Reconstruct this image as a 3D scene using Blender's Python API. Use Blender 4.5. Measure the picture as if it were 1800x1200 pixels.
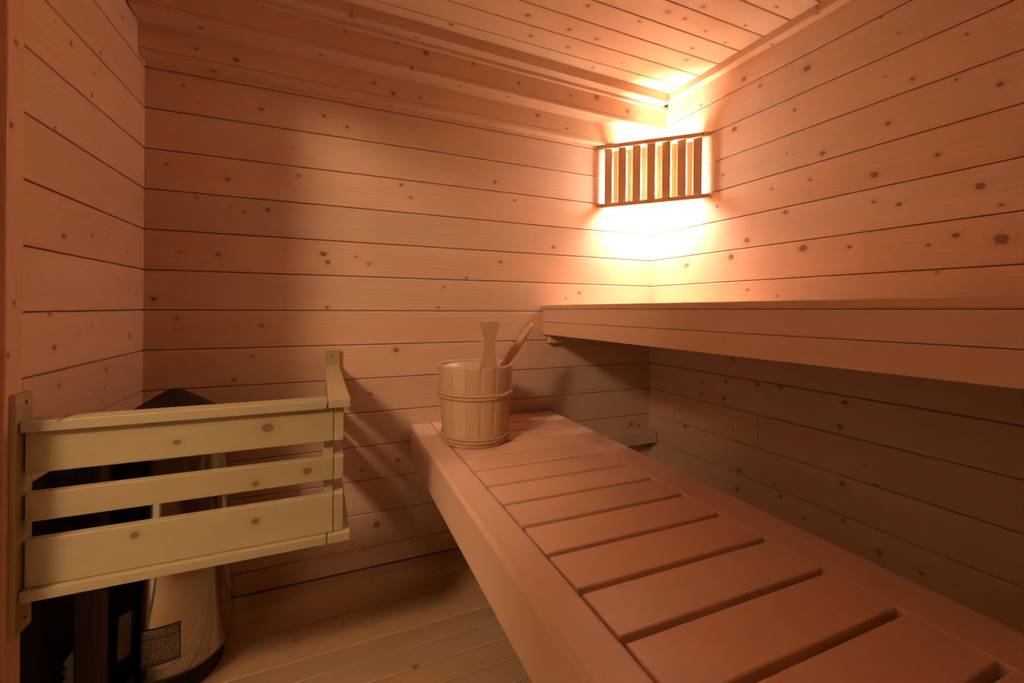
import bpy, bmesh, math, random
from mathutils import Vector, Matrix
random.seed(7)
for o in list(bpy.data.objects): bpy.data.objects.remove(o, do_unlink=True)
SC = bpy.context.scene
COL = SC.collection
F0 = 0.913                       # floor level below the eye-height board joint

# ------------------------------------------------------------------ camera
FPX, YAW, ROLL, PPY = 769.02, 0.4180, 0.00747, 540.49
CAM = Vector((-1.43484, -1.62491, 0.01464 + F0))
cd = bpy.data.cameras.new('camera'); cam = bpy.data.objects.new('camera', cd); COL.objects.link(cam)
cd.sensor_width = 36.0; cd.sensor_fit = 'HORIZONTAL'; cd.lens = FPX / 1800 * 36
cd.shift_y = (PPY - 600) / 1800; cd.clip_start = 0.01
cam.matrix_world = Matrix.Translation(CAM) @ Matrix.Rotation(-YAW, 4, 'Z') @ Matrix.Rotation(math.pi / 2, 4, 'X') @ Matrix.Rotation(ROLL, 4, 'Z')
SC.camera = cam

# ------------------------------------------------------------------ light and exposure
world = bpy.data.worlds.new('world'); SC.world = world; world.use_nodes = True
world.node_tree.nodes['Background'].inputs[0].default_value = (0.02, 0.015, 0.01, 1)
world.node_tree.nodes['Background'].inputs[1].default_value = 0.05
SC.view_settings.view_transform = 'Standard'; SC.view_settings.look = 'None'
SC.view_settings.gamma = 1.0; SC.view_settings.use_curve_mapping = False
SC.view_settings.exposure = 0.1
SC.cycles.caustics_reflective = False; SC.cycles.caustics_refractive = False
SC.cycles.use_adaptive_sampling = True; SC.cycles.adaptive_threshold = 0.08
SC.cycles.max_bounces = 6
BULB_COLOR, BULB_POWER = (1.0, 0.96, 0.80), 330.0        # corner lamp behind the wooden shade
HALL_COLOR, HALL_POWER = (1.0, 0.69, 0.42), 100.0         # lamp in the room outside the door
HALL_POS = Vector((-2.75, -1.92, 1.16 + F0))

def ray(px, py):
    u = (px - 900) / FPX; v = (py - PPY) / FPX
    cr, sr = math.cos(-ROLL), math.sin(-ROLL)
    u, v = u * cr - v * sr, u * sr + v * cr
    c, s = math.cos(YAW), math.sin(YAW)
    return Vector((u * c + s, -u * s + c, -v))
def on_plane(p0, n, px, py):
    d = ray(px, py); t = (Vector(p0) - CAM).dot(n) / d.dot(n)
    return CAM + d * t, t / FPX          # point, metres per pixel there

# ------------------------------------------------------------------ materials
def knot_group():
    g = bpy.data.node_groups.new('knot_distance', 'ShaderNodeTree')
    g.interface.new_socket('P', in_out='INPUT', socket_type='NodeSocketVector')
    g.interface.new_socket('K', in_out='INPUT', socket_type='NodeSocketVector')
    g.interface.new_socket('D', in_out='OUTPUT', socket_type='NodeSocketFloat')
    N, L = g.nodes, g.links
    i = N.new('NodeGroupInput'); o = N.new('NodeGroupOutput')
    sp = N.new('ShaderNodeSeparateXYZ'); sk = N.new('ShaderNodeSeparateXYZ')
    L.new(i.outputs['P'], sp.inputs[0]); L.new(i.outputs['K'], sk.inputs[0])
    def m(op, a, b=None):
        n = N.new('ShaderNodeMath'); n.operation = op
        for k, x in enumerate((a, b)):
            if x is None: continue
            if isinstance(x, (int, float)): n.inputs[k].default_value = x
            else: L.new(x, n.inputs[k])
        return n.outputs[0]
    r = m('MAXIMUM', sk.outputs[2], 1e-5)
    dx = m('DIVIDE', m('SUBTRACT', sp.outputs[0], sk.outputs[0]), m('MULTIPLY', r, 1.25))
    dy = m('DIVIDE', m('SUBTRACT', sp.outputs[1], sk.outputs[1]), r)
    d = m('SQRT', m('ADD', m('MULTIPLY', dx, dx), m('MULTIPLY', dy, dy)))
    L.new(d, o.inputs['D'])
    return g
KG = knot_group()
NK = 8

def wood(name, light, dark, rough=0.5, ring=0.20, vary=0.18, knots=True, bump=0.10, spec=0.3, rings_per_m=75):
    mat = bpy.data.materials.new(name); mat.use_nodes = True
    N, L = mat.node_tree.nodes, mat.node_tree.links
    bs = N['Principled BSDF']
    def m(op, a, b=None, c=None, clamp=False):
        n = N.new('ShaderNodeMath'); n.operation = op; n.use_clamp = clamp
        for k, x in enumerate((a, b, c)):
            if x is None: continue
            if isinstance(x, (int, float)): n.inputs[k].default_value = x
            else: L.new(x, n.inputs[k])
        return n.outputs[0]
    def mr(x, a, b, c, d):
        n = N.new('ShaderNodeMapRange'); n.interpolation_type = 'SMOOTHSTEP'
        L.new(x, n.inputs[0])
        for k, v in enumerate((a, b, c, d)): n.inputs[k + 1].default_value = v
        return n.outputs[0]
    def comb(x, y, z):
        n = N.new('ShaderNodeCombineXYZ')
        for k, v in enumerate((x, y, z)):
            if isinstance(v, (int, float)): n.inputs[k].default_value = v
            else: L.new(v, n.inputs[k])
        return n.outputs[0]
    def noise(v, det=2.0, rough_=0.5):
        n = N.new('ShaderNodeTexNoise'); n.inputs['Scale'].default_value = 1.0
        n.inputs['Detail'].default_value = det; n.inputs['Roughness'].default_value = rough_
        L.new(v, n.inputs['Vector']); return n.outputs[0]
    tc = N.new('ShaderNodeTexCoord'); sep = N.new('ShaderNodeSeparateXYZ'); L.new(tc.outputs['Object'], sep.inputs[0])
    oi = N.new('ShaderNodeObjectInfo'); rnd = oi.outputs['Random']
    x = m('ADD', sep.outputs[0], m('MULTIPLY', rnd, 37.0)); y0 = m('ADD', sep.outputs[1], m('MULTIPLY', rnd, 11.3)); z = m('ADD', sep.outputs[2], m('MULTIPLY', rnd, 5.7))
    y = m('ADD', y0, m('MULTIPLY', z, 0.6))
    D = None
    if knots:
        wob = noise(comb(m('MULTIPLY', x, 60), m('MULTIPLY', y, 60), 0.0), 0.0)
        for k in range(NK):
            a = N.new('ShaderNodeAttribute'); a.attribute_type = 'OBJECT'; a.attribute_name = 'k%d' % k
            g = N.new('ShaderNodeGroup'); g.node_tree = KG
            L.new(tc.outputs['Object'], g.inputs[0]); L.new(a.outputs['Vector'], g.inputs[1])
            D = g.outputs[0] if D is None else m('MINIMUM', D, g.outputs[0])
        D = m('ADD', D, m('MULTIPLY', m('SUBTRACT', wob, 0.5), 0.7))
        halo = mr(D, 0.8, 3.2, 1.0, 0.0); core = mr(D, 0.65, 1.15, 1.0, 0.0)
        inner = mr(D, 0.2, 0.9, 0.0, 1.0)
    low = noise(comb(m('MULTIPLY', x, 1.1), m('MULTIPLY', y, 8.0), m('MULTIPLY', z, 8.0)), 2.0)
    ph = m('ADD', m('MULTIPLY', y, 6.2832 * rings_per_m), m('MULTIPLY', low, 55.0))
    if knots: ph = m('ADD', ph, m('MULTIPLY', halo, 9.0))
    s = m('MULTIPLY_ADD', m('SINE', ph), 0.5, 0.5); s = m('POWER', s, 1.6)
    fib = noise(comb(m('MULTIPLY', x, 9.0), m('MULTIPLY', y, 520.0), m('MULTIPLY', z, 300.0)), 1.0)
    patch = noise(comb(m('MULTIPLY', x, 2.2), m('MULTIPLY', y, 11.0), m('MULTIPLY', z, 11.0)), 2.0)
    fac = m('ADD', m('MULTIPLY', s, ring), m('MULTIPLY', m('SUBTRACT', fib, 0.35), 0.35))
    fac = m('ADD', fac, m('MULTIPLY', m('SUBTRACT', patch, 0.42), 0.9), clamp=True)
    mx = N.new('ShaderNodeMix'); mx.data_type = 'RGBA'
    mx.inputs[6].default_value = (*light, 1); mx.inputs[7].default_value = (*dark, 1); L.new(fac, mx.inputs[0])
    col = mx.outputs[2]
    # every board a slightly different tone
    hv = N.new('ShaderNodeHueSaturation'); L.new(col, hv.inputs['Color'])
    L.new(m('MULTIPLY_ADD', rnd, vary, 1.0 - vary * 0.6), hv.inputs['Value'])
    r2 = m('FRACT', m('MULTIPLY', rnd, 17.31)); L.new(m('MULTIPLY_ADD', r2, 0.16, 0.92), hv.inputs['Saturation'])
    col = hv.outputs[0]
    if knots:
        a = N.new('ShaderNodeMix'); a.data_type = 'RGBA'; a.blend_type = 'MULTIPLY'
        L.new(m('MULTIPLY', halo, 0.25), a.inputs[0]); L.new(col, a.inputs[6]); a.inputs[7].default_value = (0.66, 0.42, 0.27, 1)
        b = N.new('ShaderNodeMix'); b.data_type = 'RGBA'; b.inputs[6].default_value = (0.20, 0.085, 0.038, 1); b.inputs[7].default_value = (0.075, 0.028, 0.014, 1)
        L.new(inner, b.inputs[0])
        c = N.new('ShaderNodeMix'); c.data_type = 'RGBA'; L.new(m('MULTIPLY', core, 0.72), c.inputs[0]); L.new(a.outputs[2], c.inputs[6]); L.new(b.outputs[2], c.inputs[7])
        col = c.outputs[2]
    L.new(col, bs.inputs['Base Color'])
    bs.inputs['Roughness'].default_value = rough; bs.inputs['Specular IOR Level'].default_value = spec
    bp = N.new('ShaderNodeBump'); bp.inputs['Strength'].default_value = bump; bp.inputs['Distance'].default_value = 0.002
    L.new(fib, bp.inputs['Height']); L.new(bp.outputs[0], bs.inputs['Normal'])
    return mat

def plain(name, color, rough=0.5, metal=0.0, emit=None, strength=0.0, noise_amt=0.06):
    mat = bpy.data.materials.new(name); mat.use_nodes = True
    N, L = mat.node_tree.nodes, mat.node_tree.links; bs = N['Principled BSDF']
    tc = N.new('ShaderNodeTexCoord'); n = N.new('ShaderNodeTexNoise'); n.inputs['Scale'].default_value = 40; n.inputs['Detail'].default_value = 3
    L.new(tc.outputs['Object'], n.inputs['Vector'])
    mx = N.new('ShaderNodeMix'); mx.data_type = 'RGBA'; L.new(n.outputs[0], mx.inputs[0])
    mx.inputs[6].default_value = (*[c * (1 - noise_amt) for c in color], 1); mx.inputs[7].default_value = (*[min(1, c * (1 + noise_amt)) for c in color], 1)
    L.new(mx.outputs[2], bs.inputs['Base Color']); bs.inputs['Roughness'].default_value = rough; bs.inputs['Metallic'].default_value = metal
    if emit:
        bs.inputs['Emission Color'].default_value = (*emit, 1); bs.inputs['Emission Strength'].default_value = strength
    return mat

M = {
 'wall':  wood('aged_spruce_panelling', (0.78, 0.525, 0.375), (0.65, 0.39, 0.255), 0.48, vary=0.16),
 'ceil':  wood('spruce_ceiling_boards', (0.85, 0.61, 0.44), (0.74, 0.48, 0.32), 0.5, vary=0.12),
 'trim':  wood('planed_spruce_trim', (0.77, 0.51, 0.355), (0.65, 0.39, 0.25), 0.5, vary=0.10, rings_per_m=160),
 'bench': wood('smooth_alder', (0.87, 0.54, 0.39), (0.79, 0.455, 0.31), 0.42, ring=0.12, vary=0.10, bump=0.05, rings_per_m=70),
 'guard': wood('fresh_spruce', (0.47, 0.375, 0.22), (0.385, 0.285, 0.15), 0.5, ring=0.22, vary=0.08, bump=0.06, rings_per_m=230),
 'floor': wood('worn_floor_spruce', (0.54, 0.34, 0.185), (0.36, 0.195, 0.095), 0.45, vary=0.22, rings_per_m=150),
 'pail':  wood('pale_aspen_staves', (0.66, 0.44, 0.28), (0.56, 0.35, 0.205), 0.5, ring=0.16, vary=0.12, knots=False, bump=0.04, rings_per_m=160),
 'ladle': wood('honey_coloured_wood', (0.60, 0.36, 0.21), (0.50, 0.28, 0.15), 0.5, ring=0.12, vary=0.0, knots=False, bump=0.03, rings_per_m=160),
 'band':  wood('split_wood_hoop', (0.60, 0.37, 0.22), (0.46, 0.255, 0.135), 0.5, ring=0.10, vary=0.08, knots=False, bump=0.03),
 'shade': wood('lamp_shade_slat', (0.80, 0.50, 0.33), (0.72, 0.42, 0.26), 0.55, ring=0.10, vary=0.06, knots=False, bump=0.03),
 'core':  wood('shadowed_wall_core', (0.40, 0.24, 0.13), (0.30, 0.16, 0.08), 0.7, knots=False),
 'steel': plain('polished_stainless_steel', (0.50, 0.47, 0.43), 0.10, 1.0, noise_amt=0.02),
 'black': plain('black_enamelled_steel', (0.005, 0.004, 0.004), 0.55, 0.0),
 'brown': plain('dark_brown_enamel', (0.022, 0.010, 0.008), 0.45, 0.0),
 'alu':   plain('pale_grey_painted_metal', (0.66, 0.65, 0.60), 0.35, 0.3),
 'screw': plain('dark_screw_head', (0.05, 0.035, 0.025), 0.5, 0.6),
 'liner': plain('translucent_plastic_liner', (0.62, 0.47, 0.36), 0.35),
 'stone': plain('dark_sauna_stone', (0.035, 0.032, 0.03), 0.85, noise_amt=0.5),
 'plaster': plain('pale_plaster', (0.62, 0.58, 0.50), 0.8, noise_amt=0.03),
 'tile':  plain('grey_floor_tile', (0.42, 0.40, 0.35), 0.4, noise_amt=0.08),
 'socket': plain('white_ceramic_socket', (0.7, 0.66, 0.6), 0.4),
 'bulb':  plain('glowing_frosted_glass', (0.9, 0.85, 0.8), 0.4, emit=BULB_COLOR, strength=1.0),
 'globe': plain('glowing_opal_globe', (0.9, 0.88, 0.84), 0.4, emit=HALL_COLOR, strength=1.0),
}

# ------------------------------------------------------------------ mesh helpers
MESH = {}
def link(name, me, parent=None, mat=None, local=None):
    o = bpy.data.objects.new(name, me); COL.objects.link(o)
    if mat is not None and me is not None and not me.materials: me.materials.append(M[mat])
    if parent is not None: o.parent = parent
    if local is not None: o.matrix_local = local
    return o
def frame(origin, X, Y):
    X = Vector(X).normalized(); Y = Vector(Y); Y = (Y - X * X.dot(Y)).normalized(); Z = X.cross(Y)
    return Matrix(((X.x, Y.x, Z.x, origin[0]), (X.y, Y.y, Z.y, origin[1]), (X.z, Y.z, Z.z, origin[2]), (0, 0, 0, 1)))
def plank_mesh(L, w, t, bt, bb, mat):
    """board along local X, width local Y, face at local Z=0; bt / bb: rounding of the upper / lower face edge"""
    key = ('plank', round(L, 4), round(w, 4), t, bt, bb, mat)
    if key in MESH: return MESH[key]
    prof = [(0, -t)]
    if bb > 0:
        for i in range(4):
            a = i / 3 * math.pi / 2; prof.append((bb - bb * math.cos(a), -bb + bb * math.sin(a)))
    else: prof.append((0, 0))
    if bt > 0:
        for i in range(4):
            a = i / 3 * math.pi / 2; prof.append((w - bt + bt * math.sin(a), -bt + bt * math.cos(a)))
    else: prof.append((w, 0))
    prof.append((w, -t)); n = len(prof)
    vs = [(0, y, z) for y, z in prof] + [(L, y, z) for y, z in prof]
    fs = [(i, i + n, (i + 1) % n + n, (i + 1) % n)[::-1] for i in range(n)] + [tuple(range(n))[::-1], tuple(range(n, 2 * n))]
    me = bpy.data.meshes.new('plank'); me.from_pydata(vs, [], fs)
    bm = bmesh.new(); bm.from_mesh(me); bmesh.ops.recalc_face_normals(bm, faces=bm.faces); bm.to_mesh(me); bm.free()
    me.materials.append(M[mat]); MESH[key] = me; return me
BOARDS = []        # (object, world matrix, length, width) so knots can be put on the right board
def plank(name, origin, X, Y, L, w, t=0.012, mat='wall', parent=None, bt=0.004, bb=0.002, key=None):
    o = link(name, plank_mesh(L, w, t, bt, bb, mat), parent, None, frame(origin, X, Y))
    BOARDS.append([o, (parent.matrix_world if parent and parent.parent is None else Matrix()) @ frame(origin, X, Y), L, w, key, []])
    return o
def box_mesh(sx, sy, sz, bev, mat, seg=2):
    key = ('box', round(sx, 4), round(sy, 4), round(sz, 4), bev, mat)
    if key in MESH: return MESH[key]
    bm = bmesh.new(); bmesh.ops.create_cube(bm, size=1.0)
    for v in bm.verts: v.co = Vector(((v.co.x + .5) * sx, (v.co.y + .5) * sy, (v.co.z + .5) * sz))
    if bev > 0: bmesh.ops.bevel(bm, geom=list(bm.edges), offset=bev, segments=seg, affect='EDGES', profile=0.5)
    me = bpy.data.meshes.new('box'); bm.to_mesh(me); bm.free(); me.materials.append(M[mat]); MESH[key] = me; return me
def beam(name, lo, hi, axis, mat, parent=None, bev=0.0015, seg=2, key=None):
    """box lo..hi with its grain along the given axis"""
    lo, hi = Vector(lo), Vector(hi); s = hi - lo
    if axis == 'x': mtx, sz = frame(lo, (1, 0, 0), (0, 1, 0)), (s.x, s.y, s.z)
    elif axis == 'y': mtx, sz = frame(lo, (0, 1, 0), (0, 0, 1)), (s.y, s.z, s.x)
    elif axis == 'xv': mtx, sz = frame((lo.x, hi.y, lo.z), (1, 0, 0), (0, 0, 1)), (s.x, s.z, s.y)      # broad face towards -y
    elif axis == 'zv': mtx, sz = frame((hi.x, lo.y, lo.z), (0, 0, 1), (0, 1, 0)), (s.z, s.y, s.x)      # broad face towards x
    else: mtx, sz = frame(lo, (0, 0, 1), (1, 0, 0)), (s.z, s.x, s.y)
    o = link(name, box_mesh(*sz, bev, mat, seg), parent, None, mtx)
    if key: BOARDS.append([o, (parent.matrix_world if parent else Matrix()) @ mtx, sz[0], sz[1], key, []])
    return o
def slab(name, boxes, mat, parent=None):
    bm = bmesh.new()
    for lo, hi in boxes:
        r = bmesh.ops.create_cube(bm, size=1.0)
        for v in r['verts']: v.co = Vector([lo[i] + (v.co[i] + .5) * (hi[i] - lo[i]) for i in range(3)])
    me = bpy.data.meshes.new(name); bm.to_mesh(me); bm.free()
    return link(name, me, parent, mat)
def lathe(name, prof, mat, parent=None, seg=48, local=None, smooth=True, a0=0.0, a1=2 * math.pi):
    full = abs(a1 - a0 - 2 * math.pi) < 1e-6; n = seg if full else seg + 1
    vs = []; fs = []
    for i in range(n):
        a = a0 + (a1 - a0) * i / seg
        for r, z in prof: vs.append((r * math.cos(a), r * math.sin(a), z))
    k = len(prof)
    for i in range(seg):
        j = (i + 1) % n
        for q in range(k - 1): fs.append((i * k + q, j * k + q, j * k + q + 1, i * k + q + 1))
    me = bpy.data.meshes.new(name); me.from_pydata(vs, [], fs)
    bm = bmesh.new(); bm.from_mesh(me); bmesh.ops.remove_doubles(bm, verts=bm.verts, dist=1e-5); bmesh.ops.recalc_face_normals(bm, faces=bm.faces); bm.to_mesh(me); bm.free()
    if smooth:
        for p in me.polygons: p.use_smooth = True
    return link(name, me, parent, mat, local)
def tag(o, label, cat, group=None):
    o['label'] = label; o['category'] = cat
    if group: o['group'] = group
    return o
def structure(o): o['kind'] = 'structure'; return o
def thing(name, label, cat, loc, rz=0.0, group=None):
    o = bpy.data.objects.new(name, None); COL.objects.link(o); o.matrix_world = Matrix.Translation(loc) @ Matrix.Rotation(rz, 4, 'Z')
    o.empty_display_size = 0.05
    return tag(o, label, cat, group)
def Z(z): return z + F0

# ================================================================== the setting
W, YF, H = 1.906, -1.95, 0.957          # back wall width, front wall, ceiling level above the eye joint
S = 0.12                                # board cover width
TH = math.radians(-1.3)                 # left wall and benches stand a little out of square
VX, VY, VZ = Vector((1, 0, 0)), Vector((0, 1, 0)), Vector((0, 0, 1))
T = 0.012
GAP = 0.0022
rows = [(-8 + i) for i in range(16)]    # joint index; row k spans z -(k+1)S .. -kS

wb = structure(slab('wall_back', [((-W - 0.06, T, 0), (0.06, T + 0.05, Z(H)))], 'core'))
for k in range(-7, 8):
    z0, z1 = max(-(k + 1) * S, -F0), -k * S
    if k == -7: z1 = 0.78
    plank('plank', (-W, 0, Z(z0) + GAP / 2), VX, VZ, W, z1 - z0 - GAP, T, 'wall', wb, key='back')

wr = structure(slab('wall_right', [((T, YF, 0), (T + 0.05, 0.0, Z(H)))], 'core'))
LR = -YF
for k in range(-8, 8):
    z0, z1 = max(-(k + 1) * S, -F0), min(-k * S, H)
    if k == 3:
        plank('plank', (0, 0, Z(z0) + GAP / 2), -VY, VZ, 0.557, z1 - z0 - GAP, T, 'wall', wr, key='right')
        plank('plank', (0, -0.5585, Z(z0) + GAP / 2), -VY, VZ, LR - 0.5585, z1 - z0 - GAP, T, 'wall', wr, key='right')
    else:
        plank('plank', (0, 0, Z(z0) + GAP / 2), -VY, VZ, LR, z1 - z0 - GAP, T, 'wall', wr, key='right')

# left wall, turned slightly about the back corner, with the doorway in its near part
wl = slab('wall_left', [((-0.06, -0.685, 0), (-T, 0.0, Z(H))), ((-0.06, -1.46, Z(0.90)), (-T, -0.685, Z(H))), ((-0.06, YF, 0), (-T, -1.46, Z(H)))], 'core')
structure(wl); wl.matrix_world = Matrix.Translation((-W, 0, 0)) @ Matrix.Rotation(TH, 4, 'Z')
bpy.context.view_layer.update()
for k in range(-8, 8):
    z0, z1 = max(-(k + 1) * S, -F0), min(-k * S, H)
    plank('plank', (0, -0.685, Z(z0) + GAP / 2), VY, VZ, 0.685, z1 - z0 - GAP, T, 'wall', wl, key='left')
    if z0 >= 0.839:
        plank('plank', (0, YF, Z(z0) + GAP / 2), VY, VZ, -YF - 0.687, z1 - z0 - GAP, T, 'wall', wl)
    else:
        plank('plank', (0, YF, Z(z0) + GAP / 2), VY, VZ, -YF - 1.46, z1 - z0 - GAP, T, 'wall', wl)
# wooden lining of the doorway
dr = structure(slab('door_1', [((-0.07, -0.705, 0), (0.0, -0.6855, Z(0.90)))], 'trim')); dr.matrix_world = wl.matrix_world.copy()
bpy.context.view_layer.update()
beam('casing', (0.0, -0.6235, 0.0), (0.014, -0.5785, Z(H) - 0.002), 'zv', 'trim', dr, 0.003, key='casing')
beam('jamb', (-0.07, -1.46, 0.0), (0.0, -1.44, Z(0.90)), 'z', 'trim', dr)
beam('head', (-0.07, -1.44, Z(0.88)), (0.0, -0.706, Z(0.90)), 'y', 'trim', dr)

wf = structure(slab('wall_front', [((-W - 0.1, YF - 0.05, 0), (0.06, YF - T, Z(H)))], 'core'))
for k in range(-8, 8):
    z0, z1 = max(-(k + 1) * S, -F0), min(-k * S, H)
    plank('plank', (0, YF, Z(z0) + GAP / 2), -VX, VZ, W + 0.04, z1 - z0 - GAP, T, 'wall', wf)

ce = structure(slab('ceiling', [((-W - 0.06, YF - 0.05, Z(H) + T), (0.06, 0.06, Z(H) + T + 0.05))], 'core'))
y = -0.1253; PC = 0.0937
while y > YF:
    w = min(PC, y - YF)
    plank('plank', (-W - 0.05, y - GAP / 2, Z(H)), VX, -VY, W + 0.05, w - GAP * 1.6, T, 'ceil', ce, bt=0.003, bb=0.003, key='ceil'); y -= PC

fl = structure(slab('floor', [((-W - 0.06, YF - 0.05, -0.08), (0.06, 0.06, -0.018))], 'core'))
PF = 0.0712; y = 0.0
while y > YF:
    y -= PF
    plank('plank', (-W - 0.05, max(y, YF - 0.04) + GAP / 2, 0), VX, VY, W + 0.05, PF - GAP, 0.018, 'floor', fl, bt=0.004, bb=0.004, key='floor')

# stepped soffit under the ceiling along the back wall
PH1, PH2 = math.radians(0.62), math.radians(1.30)
X1, X2 = Vector((math.cos(PH1), math.sin(PH1), 0)), Vector((math.cos(PH2), math.sin(PH2), 0))
def N_(X): return Vector((-X.y, X.x, 0))
def y1(x): return -0.0305 + math.tan(PH1) * x
def y2(x): return -0.0937 + math.tan(PH2) * x
XL = -W
t1 = structure(slab('trim_1', [((XL, 0.0, Z(0.752)), (0, 0.012, Z(0.80)))], 'core'))
plank('face_board', (XL, y1(XL), Z(0.7515)), X1, VZ, W + 0.002, 0.078, 0.018, 'trim', t1, bt=0.0, bb=0.001, key='face1')
plank('soffit_board', (XL, y1(XL) + 0.052, Z(0.733)), X1, -VY, W + 0.002, 0.052, 0.0165, 'trim', t1, bt=0.003, bb=0.0, key='under1')
t2 = structure(slab('trim_2', [((XL, 0.0, Z(0.842)), (0, 0.012, Z(0.90)))], 'core'))
plank('face_board', (XL, y2(XL), Z(0.8372)), X2, VZ, W + 0.004, 0.070, 0.018, 'trim', t2, bt=0.0, bb=0.001, key='face2')
plank('soffit_board', (XL, y2(XL) + 0.098, Z(0.8215)), X2, -VY, W + 0.004, 0.098, 0.0145, 'trim', t2, bt=0.003, bb=0.0, key='under2')
t3 = structure(slab('trim_3', [((XL, 0.0, Z(0.91)), (0, 0.012, Z(0.95)))], 'core'))
plank('batten', (XL, y2(XL) - 0.0135 + 0.05, Z(0.905)), X2, -VY, W + 0.004, 0.05, 0.014, 'trim', t3, bt=0.002, bb=0.0, key='underB')
plank('batten', (XL, y2(XL) - 0.0525 + 0.06, Z(0.919)), X2, -VY, W - 0.03, 0.06, 0.038, 'trim', t3, bt=0.002, bb=0.0, key='underA')
t4 = structure(slab('trim_4', [((-0.02, YF, Z(0.931)), (0, -0.12, Z(0.955)))], 'core'))
plank('batten', (0.0, -0.12, Z(0.929)), -VY, -VX, LR - 0.12, 0.034, 0.027, 'trim', t4, bt=0.002, bb=0.0, key='underR')

# the room outside the door
structure(slab('floor_hall', [((-4.2, -3.4, -0.08), (-W - 0.11, 0.3, -0.002))], 'tile'))
structure(slab('wall_hall', [((-4.25, -3.4, 0), (-4.2, 0.3, Z(1.5))), ((-4.2, 0.3, 0), (-2.05, 0.35, Z(1.5))), ((-4.2, -3.45, 0), (-2.05, -3.4, Z(1.5)))], 'plaster'))
structure(slab('ceiling_hall', [((-4.25, -3.45, Z(1.5)), (-1.9, 0.35, Z(1.55)))], 'plaster'))

# ================================================================== things
# ---- lower bench
def bench(name, label, x_front, x_rear, z_top, loc_rz, rail_w, rail_h, rear_w, slat_t, pitch, gap, first, fascia, length, tilt=0.0):
    root = thing(name, label, 'bench', (x_front, 0, 0), loc_rz)
    if tilt: root.matrix_world = root.matrix_world @ Matrix.Translation((0, 0, z_top)) @ Matrix.Rotation(-tilt, 4, 'X') @ Matrix.Translation((0, 0, -z_top))
    w = x_rear - x_front
    beam('front_rail', (0, -length, z_top - rail_h), (rail_w, -0.001, z_top), 'y', 'bench', root, 0.010 if rail_h > 0.05 else 0.004, 4, key=name + '_rail')
    beam('rear_rail', (w - rear_w, -length, z_top - 0.05), (w, -0.001, z_top), 'y', 'bench', root, 0.003)
    y = first
    prev = -0.001
    xs0, xs1 = rail_w + 0.0012, w - rear_w - 0.0012
    while prev > -length:
        far, near = prev, max(y, -length)
        plank('slat', (xs0, near, z_top), VX, VY, xs1 - xs0, far - near, slat_t, 'bench', root, bt=0.003, bb=0.003, key=name + '_slat')
        prev = y - gap; y -= pitch
    for xx in (xs0 + 0.01, (xs0 + xs1) / 2 - 0.02, xs1 - 0.05):
        beam('bearer', (xx, -length, z_top - slat_t - 0.055), (xx + 0.04, -0.002, z_top - slat_t - 0.0005), 'y', 'bench', root, 0.002)
    for z0, z1 in fascia:
        beam('fascia_board', (0.004, -length, z0), (0.024, -0.001, z1), 'y', 'bench', root, 0.0012, key=name + '_fascia')
    return root
lower = bench('lower_bench', 'long slatted lower bench with the wooden bucket standing on it', -1.122, -0.535, Z(-0.417), math.radians(-1.25), 0.078, 0.123, 0.098, 0.028, 0.1052, 0.0125, -0.1035, [], 1.92)
beam('ledger', (-1.0 + 1.122, -0.034, Z(-0.60)), (1.117, 0.022, Z(-0.548)), 'x', 'wall', lower, 0.002)
upper = bench('upper_bench', 'upper bench with a plain two-board front, mounted high along the right wall', -0.577, -0.004, Z(0.0262), math.radians(-0.9), 0.075, 0.0165, 0.06, 0.0165, 0.1052, 0.0125, -0.1035, [(Z(-0.0430), Z(0.0088)), (Z(-0.0955), Z(-0.0442))], 1.93, tilt=0.0062)
beam('ledger', (0.026, -0.03, Z(-0.132)), (0.575, -0.0015, Z(-0.094)), 'x', 'wall', upper, 0.002)

# ---- guard rail round the heater
CX, GY = -1.412, -0.612
gd = thing('heater_guard', 'pale slatted wooden guard rail boxed round the sauna heater', 'guard', (CX, GY, Z(-0.55)))
gz = lambda z: z - (-0.55)
def gb(name, x0, x1, ya, yb, za, zb, axis, key=None, bev=0.0018):
    return beam(name, (x0 - CX, ya - GY, gz(za)), (x1 - CX, yb - GY, gz(zb)), axis, 'guard', gd, bev, 2, key)
XW = -1.9165            # left wall face at the guard front
gb('top_rail', XW + 0.022, -1.4145, GY + 0.001, GY + 0.046, -0.205, -0.186, 'xv', 'gtop')
gb('bottom_rail', XW + 0.022, -1.4145, GY + 0.001, GY + 0.046, -0.4945, -0.4755, 'x')
for za, zb in ((-0.2775, -0.2055), (-0.3615, -0.3125), (-0.4750, -0.3935)):
    gb('slat', XW + 0.024, -1.4012, -0.6, -0.581, za, zb, 'xv', 'gslat')
    gb('side_slat', -1.4, -1.3805, -0.6, -0.022, za, zb, 'y')
gb('side_top_rail', CX, -1.3675, GY, -0.021, -0.2045, -0.1855, 'y')
gb('side_bottom_rail', CX, -1.3675, GY, -0.021, -0.4945, -0.4755, 'y')
gb('corner_post', -1.4205, -1.4005, -0.5805, -0.5605, -0.4750, -0.2055, 'z')
wp = gb('wall_post', -1.4095, -1.3655, -0.0205, -0.0005, -0.55, -0.134, 'z')
lp = gb('wall_post', XW - 0.001, XW + 0.0200, -0.615, -0.567, -0.550, -0.139, 'z')
def screw(parent, mtx, r=0.0028):
    o = lathe('screw', [(0.0005, 0.0012), (r * 0.8, 0.001), (r, 0.0), (r, -0.004)], 'screw', None, 12)
    o.parent = parent; o.matrix_basis = parent.matrix_basis.inverted() @ mtx
    return o
for zz in (-0.155, -0.53):
    screw(wp, frame((-1.390 - CX, -0.0207 - GY, gz(zz)), VX, VZ))
    screw(lp, frame((XW + 0.0200 - CX, -0.588 - GY, gz(zz)), VY, VZ))

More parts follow.
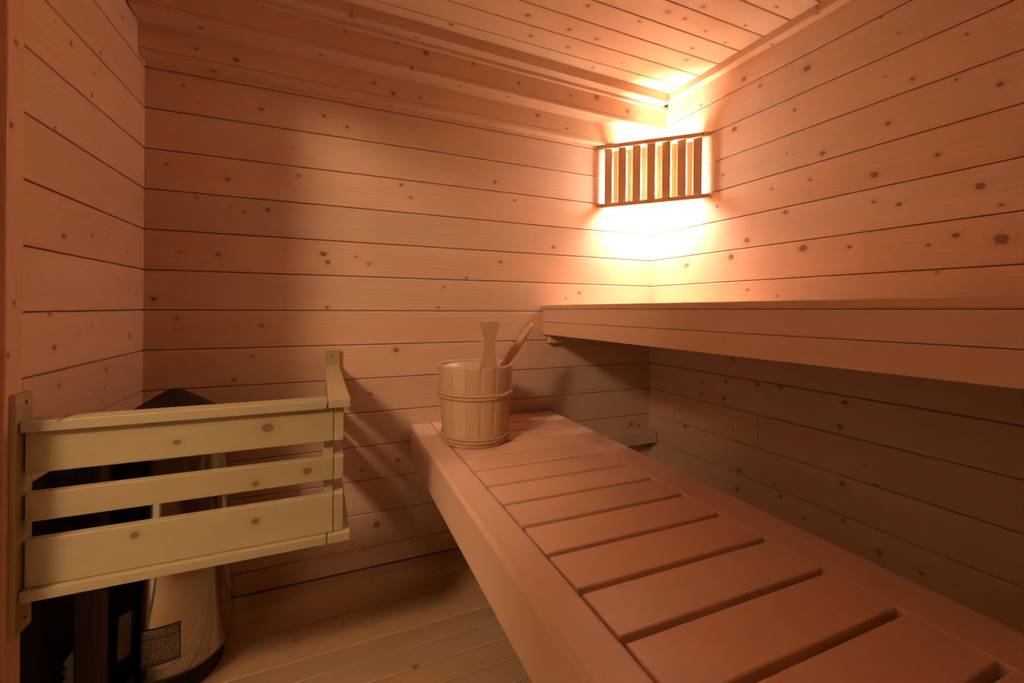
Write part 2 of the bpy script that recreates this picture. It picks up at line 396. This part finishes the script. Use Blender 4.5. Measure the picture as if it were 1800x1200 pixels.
# ---- corner lamp with slatted shade
PL, PR = Vector((-0.288, 0, 0)), Vector((0, -0.335, 0))
E_ = (PR - PL).normalized(); NR = Vector((E_.y, -E_.x, 0)); LS = (PR - PL).length
if NR.dot(Vector((-1, -1, 0))) < 0: NR = -NR
ls = thing('corner_lamp', 'glowing corner lamp behind a slatted wooden shade under the ceiling', 'lamp', (-0.02, -0.02, Z(0.595)))
LO = Vector((-0.02, -0.02, Z(0.595)))
def lb(name, s0, s1, d0, d1, z0, z1, axis, tilt=0.0, mat='shade', bev=0.001):
    """box along the shade: s along it, d towards the room"""
    o = PL + E_ * s0 + NR * d0 - LO
    X = (E_ + VZ * tilt).normalized() if axis == 's' else VZ
    if axis == 's':
        mtx = frame((o.x, o.y, Z(z0) - LO.z), X, NR); mtx2 = mtx
        Zd = X.cross(NR)
        if Zd.z < 0:
            mtx2 = frame((o + NR * (d1 - d0)).to_tuple()[:2] + (Z(z0) - LO.z,), X, -NR)
        return link(name, box_mesh(s1 - s0, d1 - d0, z1 - z0, bev, mat), ls, None, mtx2)
    Yd = E_; Zd = VZ.cross(E_)
    if Zd.dot(NR) < 0: o = o + NR * (d1 - d0)
    return link(name, box_mesh(z1 - z0, s1 - s0, d1 - d0, bev, mat), ls, None, frame((o.x, o.y, Z(z0) - LO.z), VZ, E_))
tr_ = lb('top_rail', -0.004, LS + 0.004, 0.0005, 0.014, 0.7180, 0.7355, 's', tilt=-0.022)
lb('top_rail_end', -0.004, 0.058, 0.003, 0.0165, 0.7215, 0.7395, 's', tilt=-0.010)
br_ = lb('bottom_rail', -0.004, LS + 0.004, 0.0005, 0.014, 0.4590, 0.4755, 's', tilt=0.004)
lb('inner_rail', 0.0, LS, -0.034, -0.0222, 0.700, 0.714, 's', tilt=-0.02)
lb('inner_rail', 0.0, LS, -0.034, -0.0222, 0.478, 0.490, 's')
for i in range(7):
    s0 = 0.0198 + i * 0.0606
    lb('slat', s0, s0 + 0.0335, -0.008, 0.0, 0.4735, 0.7225 - 0.0016 * i, 'z')
for i in range(6):
    s0 = 0.0198 + 0.0335 + i * 0.0606
    lb('rear_slat', s0 + 0.0012, s0 + 0.0259, -0.0215, -0.0145, 0.4775, 0.712 - 0.0014 * i, 'z')
for s_, z_ in ((0.012, 0.730), (LS - 0.022, 0.7175), (0.012, 0.4672), (LS - 0.020, 0.4690)):
    p = PL + E_ * s_ + NR * (0.0172 if (s_ < .1 and z_ > .6) else 0.0143) - LO
    screw(tr_ if z_ > .6 else br_, frame((p.x, p.y, Z(z_) - LO.z), VZ, NR.cross(VZ)), 0.0026)
BP = Vector((-0.100, -0.112, Z(0.555)))
R_B = 0.050
bl = lathe('bulb', [(0.0001, R_B)] + [(R_B * math.cos(math.pi / 2 - math.pi * i / 10), R_B * math.sin(math.pi / 2 - math.pi * i / 10)) for i in range(1, 10)] + [(0.0001, -R_B)], 'bulb', ls, 16, Matrix.Translation(BP - LO))
M['bulb'].node_tree.nodes['Principled BSDF'].inputs['Emission Strength'].default_value = BULB_POWER
cn = Vector((-0.66, -0.75, 0)).normalized()
lathe('socket', [(0.0001, 0.0), (0.03, 0.0), (0.03, 0.02), (0.02, 0.035), (0.02, 0.062), (0.0001, 0.062)], 'socket', ls, 32,
      frame(BP - LO - cn * (R_B + 0.058), VZ, cn.cross(VZ)))
beam('mounting_block', (0.002, -0.16, -0.035), (0.0195, 0.0185, 0.045), 'z', 'wall', ls)

# ---- hall lamp outside the door
hl = thing('hall_lamp', 'round opal wall lamp in the room outside the door', 'lamp', HALL_POS)
RG = 0.16
lathe('globe', [(0.0001, RG)] + [(RG * math.sin(math.pi * i / 10), RG * math.cos(math.pi * i / 10)) for i in range(1, 10)] + [(0.0001, -RG)], 'globe', hl, 16)
M['globe'].node_tree.nodes['Principled BSDF'].inputs['Emission Strength'].default_value = HALL_POWER
lathe('stem', [(0.008, RG - 0.002), (0.008, 0.475), (0.05, 0.48), (0.05, 0.4995), (0.0001, 0.4995)], 'socket', hl, 20)

# ---- bucket
BC = Vector((-0.9616, -0.2695, Z(-0.417)))
bk = thing('sauna_bucket', 'pale wooden stave bucket with a flared handle on the lower bench', 'bucket', BC)
HB, RB, RT, TB = 0.250, 0.104, 0.124, 0.013
NS = 16
def rad(z): return RB + (RT - RB) * z / HB
for i in range(NS):
    a0 = -math.pi / 2 - math.pi / NS + 2 * math.pi * i / NS; a1 = a0 + 2 * math.pi / NS
    vs, fs = [], []; na = 5; e = 0.0035
    zs = [0.002, 0.008, HB - 0.004, HB]
    zin = {0.002: 0.002}
    for q in range(na + 1):
        a = a0 + e + (a1 - a0 - 2 * e) * q / na
        dip = -0.0012 if q in (0, na) else 0.0
        for z in zs:
            ins = 0.002 if z in (zs[0], zs[-1]) else 0.0
            vs.append(((rad(z) + dip - ins) * math.cos(a), (rad(z) + dip - ins) * math.sin(a), z))
        for z in zs[::-1]:
            ins = 0.002 if z == HB else 0.0
            vs.append(((rad(z) - TB + ins) * math.cos(a), (rad(z) - TB + ins) * math.sin(a), z))
    k = 8
    for q in range(na):
        for j in range(k): fs.append((q * k + j, q * k + (j + 1) % k, (q + 1) * k + (j + 1) % k, (q + 1) * k + j))
    fs += [tuple(range(k)), tuple(range(na * k, na * k + k))[::-1]]
    if i == 0:          # this stave goes on upwards as the flared handle
        b = len(vs); prof = [(HB - 0.006, 0.0300), (HB + 0.010, 0.0265), (HB + 0.030, 0.0208), (HB + 0.055, 0.0180), (HB + 0.080, 0.0183), (HB + 0.105, 0.0222), (HB + 0.128, 0.0290), (HB + 0.137, 0.0310), (HB + 0.141, 0.0)]
        ang = -math.pi / 2
        for z, hw in prof:
            for sx, d in ((-1, 0.0), (1, 0.0), (1, -TB), (-1, -TB)):
                vs.append((sx * hw, -(rad(z) - 0.003 + d), z - (0.0015 if hw == 0 else 0)))
        for q in range(len(prof) - 1):
            for j in range(4): fs.append((b + q * 4 + j, b + q * 4 + (j + 1) % 4, b + (q + 1) * 4 + (j + 1) % 4, b + (q + 1) * 4 + j))
    rot = a0 + math.pi / NS
    # grain upright: local X = bucket axis
    mtx = frame((0, 0, 0), VZ, VX); inv = mtx.inverted()
    me = bpy.data.meshes.new('stave'); me.from_pydata([tuple(inv @ Vector(v)) for v in vs], [], fs)
    bm = bmesh.new(); bm.from_mesh(me); bmesh.ops.recalc_face_normals(bm, faces=bm.faces); bm.to_mesh(me); bm.free()
    o = link('handle_stave' if i == 0 else 'stave', me, bk, 'pail', mtx)
    if i == 0: o['label'] = 'tall stave ending in a flared paddle-shaped handle'
lathe('bottom', [(0.0001, 0.012), (RB - TB + 0.002, 0.012), (RB - TB + 0.002, 0.004), (0.0001, 0.004)], 'pail', bk, 48)
lathe('liner', [(0.0001, 0.016), (rad(.016) - TB - 0.002, 0.016), (rad(HB) - TB - 0.003, HB - 0.014), (rad(HB) - TB - 0.001, HB - 0.008), (rad(HB) - TB - 0.008, HB - 0.010), (rad(.016) - TB - 0.005, 0.019), (0.0001, 0.019)], 'liner', bk, 64)
def hoop(z, ph):
    """split withy wound twice round the pail, its ends crossing at the front"""
    for w_ in range(2):
        vs, fs = [], []; n = 96; sec = 8
        for i in range(n):
            a = 2 * math.pi * i / n
            cross = math.exp(-(((a - ph + math.pi) % (2 * math.pi) - math.pi) / 0.16) ** 2)
            dz = (0.0052 if w_ else -0.0052) * (1 - 2 * (1 / (1 + math.exp(-18 * ((a - ph + math.pi) % (2 * math.pi) - math.pi))))) if False else (0.0052 if w_ else -0.0052)
            dz *= (1 - 0.9 * cross); dr = 0.0022 + (0.0022 * cross if w_ else 0)
            for j in range(sec):
                b = 2 * math.pi * j / sec
                r = rad(z + dz) + dr + 0.0036 * math.cos(b); vs.append((r * math.cos(a), r * math.sin(a), z + dz + 0.0052 * math.sin(b)))
        for i in range(n):
            for j in range(sec): fs.append((i * sec + j, ((i + 1) % n) * sec + j, ((i + 1) % n) * sec + (j + 1) % sec, i * sec + (j + 1) % sec))
        me = bpy.data.meshes.new('hoop'); me.from_pydata(vs, [], fs)
        for p in me.polygons: p.use_smooth = True
        link('hoop', me, bk, 'band')
hoop(0.158, -1.15); hoop(0.024, -1.05)

# ---- ladle leaning in the bucket
def tube(name, pts, radii, mat, parent, flat=1.0, sec=12, up=Vector((0, 0, 1))):
    vs, fs = [], []
    T_ = (Vector(pts[-1]) - Vector(pts[0])).normalized(); A = T_.cross(up).normalized(); B = T_.cross(A)
    o0 = Vector(pts[0])
    for p, r in zip(pts, radii):
        for j in range(sec):
            b = 2 * math.pi * j / sec
            v = Vector(p) + A * r * math.cos(b) + B * r * flat * math.sin(b); d = v - o0
            vs.append((d.dot(T_), d.dot(A), d.dot(B)))
    n = len(pts)
    for i in range(n - 1):
        for j in range(sec): fs.append((i * sec + j, i * sec + (j + 1) % sec, (i + 1) * sec + (j + 1) % sec, (i + 1) * sec + j))
    fs += [tuple(range(sec))[::-1], tuple(range((n - 1) * sec, n * sec))]
    me = bpy.data.meshes.new(name); me.from_pydata(vs, [], fs)
    bm = bmesh.new(); bm.from_mesh(me); bmesh.ops.recalc_face_normals(bm, faces=bm.faces); bm.to_mesh(me); bm.free()
    for p in me.polygons: p.use_smooth = True
    return link(name, me, parent, mat, frame(o0, T_, A))
LT = Vector((-0.755, -0.270, Z(-0.039)))           # top of the handle
LRIM = Vector((-0.870, -0.303, Z(-0.168)))         # where it crosses the rim, inside the bucket
dirl = (LRIM - LT).normalized(); LB = LT + dirl * 0.325
ld = thing('ladle', 'slim wooden ladle handle sticking out of the bucket', 'ladle', LB)
n_ = 14
pts = [LB - LB + (LT - LB) * (i / (n_ - 1)) for i in range(n_)]
rr = [0.0095, 0.0095, 0.0100, 0.0105, 0.0112, 0.0120, 0.0130, 0.0139, 0.0146, 0.0148, 0.0144, 0.0134, 0.0112, 0.0062]
tube('handle', pts, rr, 'ladle', ld, 0.85)
lathe('bowl', [(0.0001, -0.014), (0.022, -0.012), (0.034, 0.0), (0.037, 0.018), (0.034, 0.018), (0.031, 0.002), (0.02, -0.008), (0.0001, -0.01)], 'pail', ld, 32,
      Matrix.Translation(dirl * 0.004 + Vector((0.004, 0.012, 0.0))) @ Matrix.Rotation(math.radians(-28), 4, 'Y'))

# ---- heater
HX, HY = -1.768, -0.255
ht = thing('sauna_heater', 'round polished steel sauna heater with a black cone top behind the guard', 'heater', (HX, HY, 0))
lathe('body', [(0.11, Z(-0.845)), (0.132, Z(-0.850)), (0.1345, Z(-0.838)), (0.1335, Z(-0.76)), (0.128, Z(-0.62)), (0.1205, Z(-0.50)), (0.1165, Z(-0.40)), (0.1165, Z(-0.352)), (0.118, Z(-0.345)), (0.118, Z(-0.335)), (0.106, Z(-0.335)), (0.106, Z(-0.42))], 'steel', ht, 96)
lathe('rim_band', [(0.1172, Z(-0.430)), (0.1195, Z(-0.428)), (0.1195, Z(-0.416)), (0.1172, Z(-0.414))], 'steel', ht, 96)
lathe('plinth', [(0.0001, 0.0), (0.108, 0.0), (0.112, 0.01), (0.112, Z(-0.846)), (0.0001, Z(-0.846))], 'black', ht, 64)
cap = lathe('cap', [(0.0001, Z(-0.1975)), (0.008, Z(-0.199)), (0.018, Z(-0.203)), (0.060, Z(-0.229)), (0.108, Z(-0.262)), (0.112, Z(-0.270)), (0.112, Z(-0.276)), (0.104, Z(-0.272)), (0.0001, Z(-0.22))], 'black', ht, 64)
cap['label'] = 'black cone-shaped cap'
for i in range(3):
    a = 2 * math.pi * i / 3 + 0.5
    beam('strut', (0.095 * math.cos(a) - 0.004, 0.095 * math.sin(a) - 0.004, Z(-0.42)), (0.095 * math.cos(a) + 0.004, 0.095 * math.sin(a) + 0.004, Z(-0.262)), 'z', 'black', ht, 0)
rs = random.Random(3)
for i in range(16):
    a = rs.random() * 6.283; r = 0.075 * math.sqrt(rs.random()); z = Z(-0.385) + rs.random() * 0.05
    bm = bmesh.new(); bmesh.ops.create_icosphere(bm, subdivisions=2, radius=0.026)
    for v in bm.verts: v.co *= 0.8 + 0.35 * rs.random(); v.co.z *= 0.7
    me = bpy.data.meshes.new('stone'); bm.to_mesh(me); bm.free(); link('stone', me, ht, 'stone', Matrix.Translation((r * math.cos(a), r * math.sin(a), z)))
# rating plate on the curved front
def label_patch(a0, a1, z0, z1, mat, name, off):
    vs, fs = [], []; n = 14; nz = 6
    def rr_(z):
        P = [(-0.838, .1345), (-0.76, .1335), (-0.62, .128)]
        for (za, ra), (zb, rb) in zip(P, P[1:]):
            if za <= z <= zb: return ra + (rb - ra) * (z - za) / (zb - za)
        return .1335
    for i in range(n + 1):
        a = a0 + (a1 - a0) * i / n
        for j in range(nz + 1):
            z = z0 + (z1 - z0) * j / nz; r = rr_(z) + off; vs.append((r * math.cos(a), r * math.sin(a), Z(z)))
    for i in range(n):
        for j in range(nz): q = i * (nz + 1) + j; fs.append((q, q + nz + 1, q + nz + 2, q + 1))
    me = bpy.data.meshes.new(name); me.from_pydata(vs, [], fs); uv = me.uv_layers.new()
    for lp_ in me.loops:
        i, j = divmod(lp_.vertex_index, nz + 1); uv.data[lp_.index].uv = (i / n, j / nz)
    for p in me.polygons: p.use_smooth = True
    o = link(name, me, ht, mat); sm = o.modifiers.new('thick', 'SOLIDIFY'); sm.thickness = 0.0006; sm.offset = 0.0
    return o
def print_mat():
    mat = bpy.data.materials.new('printed_rating_label'); mat.use_nodes = True
    N, L = mat.node_tree.nodes, mat.node_tree.links; bs = N['Principled BSDF']
    tc = N.new('ShaderNodeTexCoord'); mp = N.new('ShaderNodeMapping'); mp.inputs['Scale'].default_value = (34, 17, 1); L.new(tc.outputs['UV'], mp.inputs[0])
    sp = N.new('ShaderNodeSeparateXYZ'); L.new(mp.outputs[0], sp.inputs[0])
    fl_ = N.new('ShaderNodeMath'); fl_.operation = 'FLOOR'; L.new(sp.outputs[1], fl_.inputs[0])
    fr = N.new('ShaderNodeMath'); fr.operation = 'FRACT'; L.new(sp.outputs[1], fr.inputs[0])
    cm = N.new('ShaderNodeCombineXYZ'); L.new(sp.outputs[0], cm.inputs[0]); L.new(fl_.outputs[0], cm.inputs[1])
    ns = N.new('ShaderNodeTexNoise'); ns.inputs['Scale'].default_value = 1.3; L.new(cm.outputs[0], ns.inputs['Vector'])
    g1 = N.new('ShaderNodeMath'); g1.operation = 'GREATER_THAN'; g1.inputs[1].default_value = 0.46; L.new(ns.outputs[0], g1.inputs[0])
    g2 = N.new('ShaderNodeMath'); g2.operation = 'GREATER_THAN'; g2.inputs[1].default_value = 0.5; L.new(fr.outputs[0], g2.inputs[0])
    mu = N.new('ShaderNodeMath'); mu.operation = 'MULTIPLY'; L.new(g1.outputs[0], mu.inputs[0]); L.new(g2.outputs[0], mu.inputs[1])
    mx = N.new('ShaderNodeMix'); mx.data_type = 'RGBA'; L.new(mu.outputs[0], mx.inputs[0]); mx.inputs[6].default_value = (0.34, 0.32, 0.28, 1); mx.inputs[7].default_value = (0.05, 0.045, 0.04, 1)
    L.new(mx.outputs[2], bs.inputs['Base Color']); bs.inputs['Roughness'].default_value = 0.45; bs.inputs['Metallic'].default_value = 0.6
    return mat
M['print'] = print_mat(); M['line'] = plain('black_print', (0.02, 0.02, 0.02), 0.5)
A_L, A_R = math.radians(-101), math.radians(-70)
pl_ = label_patch(A_L, A_R, -0.806, -0.722, 'print', 'rating_label', 0.0006); pl_['label'] = 'small printed rating label'
for a, b in ((A_L - .006, A_L + .006), (A_R - .006, A_R + .006)):
    o = label_patch(a, b, -0.806, -0.722, 'line', 'label_border', 0.0009)
o = label_patch(A_L, A_R, -0.7235, -0.7215, 'line', 'label_border', 0.0009)
o = label_patch(A_L, A_R, -0.745, -0.7438, 'line', 'label_border', 0.0009)

# ---- dark junction column and air inlet left of the heater
jc = thing('junction_column', 'dark brown upright steel housing left of the heater', 'housing', (-1.8560, -0.455, 0))
beam('body', (-0.020, -0.020, 0.0), (0.022, 0.020, Z(-0.30)), 'z', 'brown', jc, 0.003)
beam('cover_strip', (0.006, -0.0215, 0.03), (0.0085, -0.0195, Z(-0.32)), 'z', 'black', jc, 0.0005)
hs = slab('heat_shield_and_shade', [((0.0005, -0.562, 0.0), (0.004, -0.06, Z(-0.315)))], 'black'); hs.matrix_world = Matrix.Translation((-W, 0, 0)) @ Matrix.Rotation(TH, 4, 'Z')  # near end of the black plate stands in for shade on bare wall
tag(hs, 'flat black heat shield plate on the left wall below the guard top, lengthened to darken shaded wall', 'panel')
vg = thing('vent_grille', 'small pale louvred air inlet low on the black plate at the left wall', 'vent', (-W - 0.0045, -0.4040, Z(-0.83)), TH)
beam('frame', (0.0, -0.036, 0.0), (0.004, 0.036, 0.112), 'y', 'black', vg, 0.001)
for i in range(6):
    z = 0.006 + i * 0.0178
    me = plank_mesh(0.064, 0.017, 0.0016, 0.0005, 0.0005, 'alu')
    link('louvre', me, vg, None, frame((0.0145, -0.032, z), VY, Vector((-0.55, 0, 0.84))))

# ================================================================== knots on the boards, measured board by board
K = {
 'back': [(323,150,2.5),(460,192,3),(570,204,3),(610,223,3),(348,181,1.5),(292,289,2.5),(400,315,4),(525,309,3),(470,369,4),(430,372,2.5),(315,443,2.5),(384,447,4),(568,446,5),(576,460,4),(648,464,3),(626,451,2),(705,325,3),(722,347,2.5),(696,615,4.5),(700,809,4.5),(663,921,7),(636,826,3),(650,692,3),(412,667,3.5),(444,626,3),(1018,515,3),(995,525,2),(973,435,3.5),(870,320,3),(880,460,3),(820,488,2.5),(770,540,2.5),(905,352,2.5),(905,600,2.5),(735,440,2.5),(780,505,2),(1035,455,2.5),(575,540,3),(345,470,2.5),(460,572,3),(1110,745,4),(1122,748,3),(905,620,2),(270,525,4),(310,560,3)],
 'left': [(112,415,5.5),(162,413,3),(95,611,6),(187,648,4.5),(228,591,4.5),(104,677,4),(88,552,5),(162,168,4),(215,32,4),(97,225,4.5),(125,77,5),(177,93,3),(163,572,2.5),(140,585,2.5),(222,441,2.5),(165,130,3)],
 'right': [(1419,119,6),(1308,139,4),(1336,151,3),(1445,148,5),(1397,193,3),(1291,227,5),(1604,139,4),(1556,135,2),(1579,58,2.5),(1548,30,3),(1681,140,3),(1758,148,5),(1561,217,4),(1446,269,4.5),(1383,269,2),(1271,307,3),(1537,307,6),(1648,272,4),(1261,363,3),(1424,316,2.5),(1356,332,2.5),(1536,355,3),(1580,359,4),(1723,327,7),(1380,373,4.5),(1313,422,5),(1412,436,7),(1285,452,6),(1207,466,5),(1493,434,3.5),(1681,413,5),(1632,431,3),(1760,421,11),(1366,520,2.5),(1314,509,2.5),(1647,478,3.5),(1287,632,4),(1234,670,2.5),(1275,670,3),(1332,676,4),(1372,680,4),(1233,692,3),(1272,700,4),(1486,707,5),(1476,750,4),(1622,775,6),(1332,722,4),(1365,737,5),(1195,720,2.5),(1204,749,4),(1298,826,4),(1296,859,4),(1361,851,2.5),(1372,872,3),(1481,850,4),(1540,854,4),(1145,672,3),(1482,915,4),(1545,971,4),(1620,1007,4),(1412,912,2.5),(1232,185,3),(1760,360,4),(1700,60,3)],
 'ceil': [(793,43,4),(933,63,4),(999,83,3.5),(1033,10,4),(1000,52,4),(927,27,5),(1124,38,4),(1174,21,6),(1204,33,4),(1237,12,5),(1217,85,4),(1206,105,4),(1049,69,4),(1093,111,2.5),(1163,138,3),(1042,119,3),(1275,75,3),(1310,45,3),(1365,12,3),(1240,55,3)],
 'face2': [(699,73,4),(749,93,5),(832,112,2.5),(912,146,3),(1049,171,5),(1103,195,5),(1003,168,2),(607,56,2),(1101,180,3),(495,30,5),(293,13,3)],
 'face1': [(657,146,3),(691,164,4),(945,203,3),(996,226,2),(415,105,5),(345,85,3),(740,172,2)],
 'under1': [(601,174,4),(758,189,2.5),(1013,251,3),(377,126,5),(860,216,2)],
 'under2': [(564,97,4),(724,124,2),(808,151,2.5),(353,49,5),(893,170,2.5)],
 'underA': [(809,78,3),(731,66,3),(618,29,4)],
 'gslat': [(471,752,8),(311,777,4.5),(541,827,6),(449,850,5),(449,916,5),(237,941,5.5)],
 'gtop': [(104,738,4)],
 'floor': [(519,1126,3.5),(602,1096,3),(687,1065,3),(750,1027,3),(656,1019,3),(730,1170,4)],
 'casing': [(20,220,5),(25,533,4),(28,75,4),(14,625,4)],
}
NATURAL = {'face1': (Vector((0, y1(-0.9), 0)), VY), 'face2': (Vector((0, y2(-0.9), 0)), VY)}
bpy.context.view_layer.update()
for rec in BOARDS: rec[1] = rec[0].matrix_world.copy()
for key, lst in K.items():
    recs = [r for r in BOARDS if r[4] == key]
    for px, py, rp in lst:
        for r in recs:
            o, mw, L_, w_, _, ks = r
            n = mw.to_3x3() @ Vector((0, 0, 1)); p0 = mw.translation
            if key in ('gslat', 'gtop'): p0 = mw @ Vector((0, 0, 0.019 if key == 'gslat' else 0.045))
            P, mpp = on_plane(p0, n, px, py); q = mw.inverted() @ P
            if -0.003 <= q.x <= L_ + 0.003 and -0.001 <= q.y <= w_:
                ks.append((q.x, q.y, max(0.0018, rp * mpp * (1.0 if key in ('gslat', 'casing') else 0.85)))); break
rk = random.Random(11)
for o, mw, L_, w_, key, ks in BOARDS:
    wood_name = o.data.materials[0].name
    if key is None or key in ('underB', 'underR'):
        for i in range(int(L_ * 2.2)): ks.append((rk.uniform(0.05, L_), rk.uniform(0.1, 0.9) * w_, rk.uniform(0.002, 0.006)))
    elif key in ('back', 'left', 'right', 'ceil', 'floor') and len(ks) < 4:
        for i in range(2): ks.append((rk.uniform(0.05, L_), rk.uniform(0.1, 0.9) * w_, rk.uniform(0.0016, 0.003)))
    for i, kk in enumerate(ks[:NK]): o['k%d' % i] = [float(c) for c in kk]
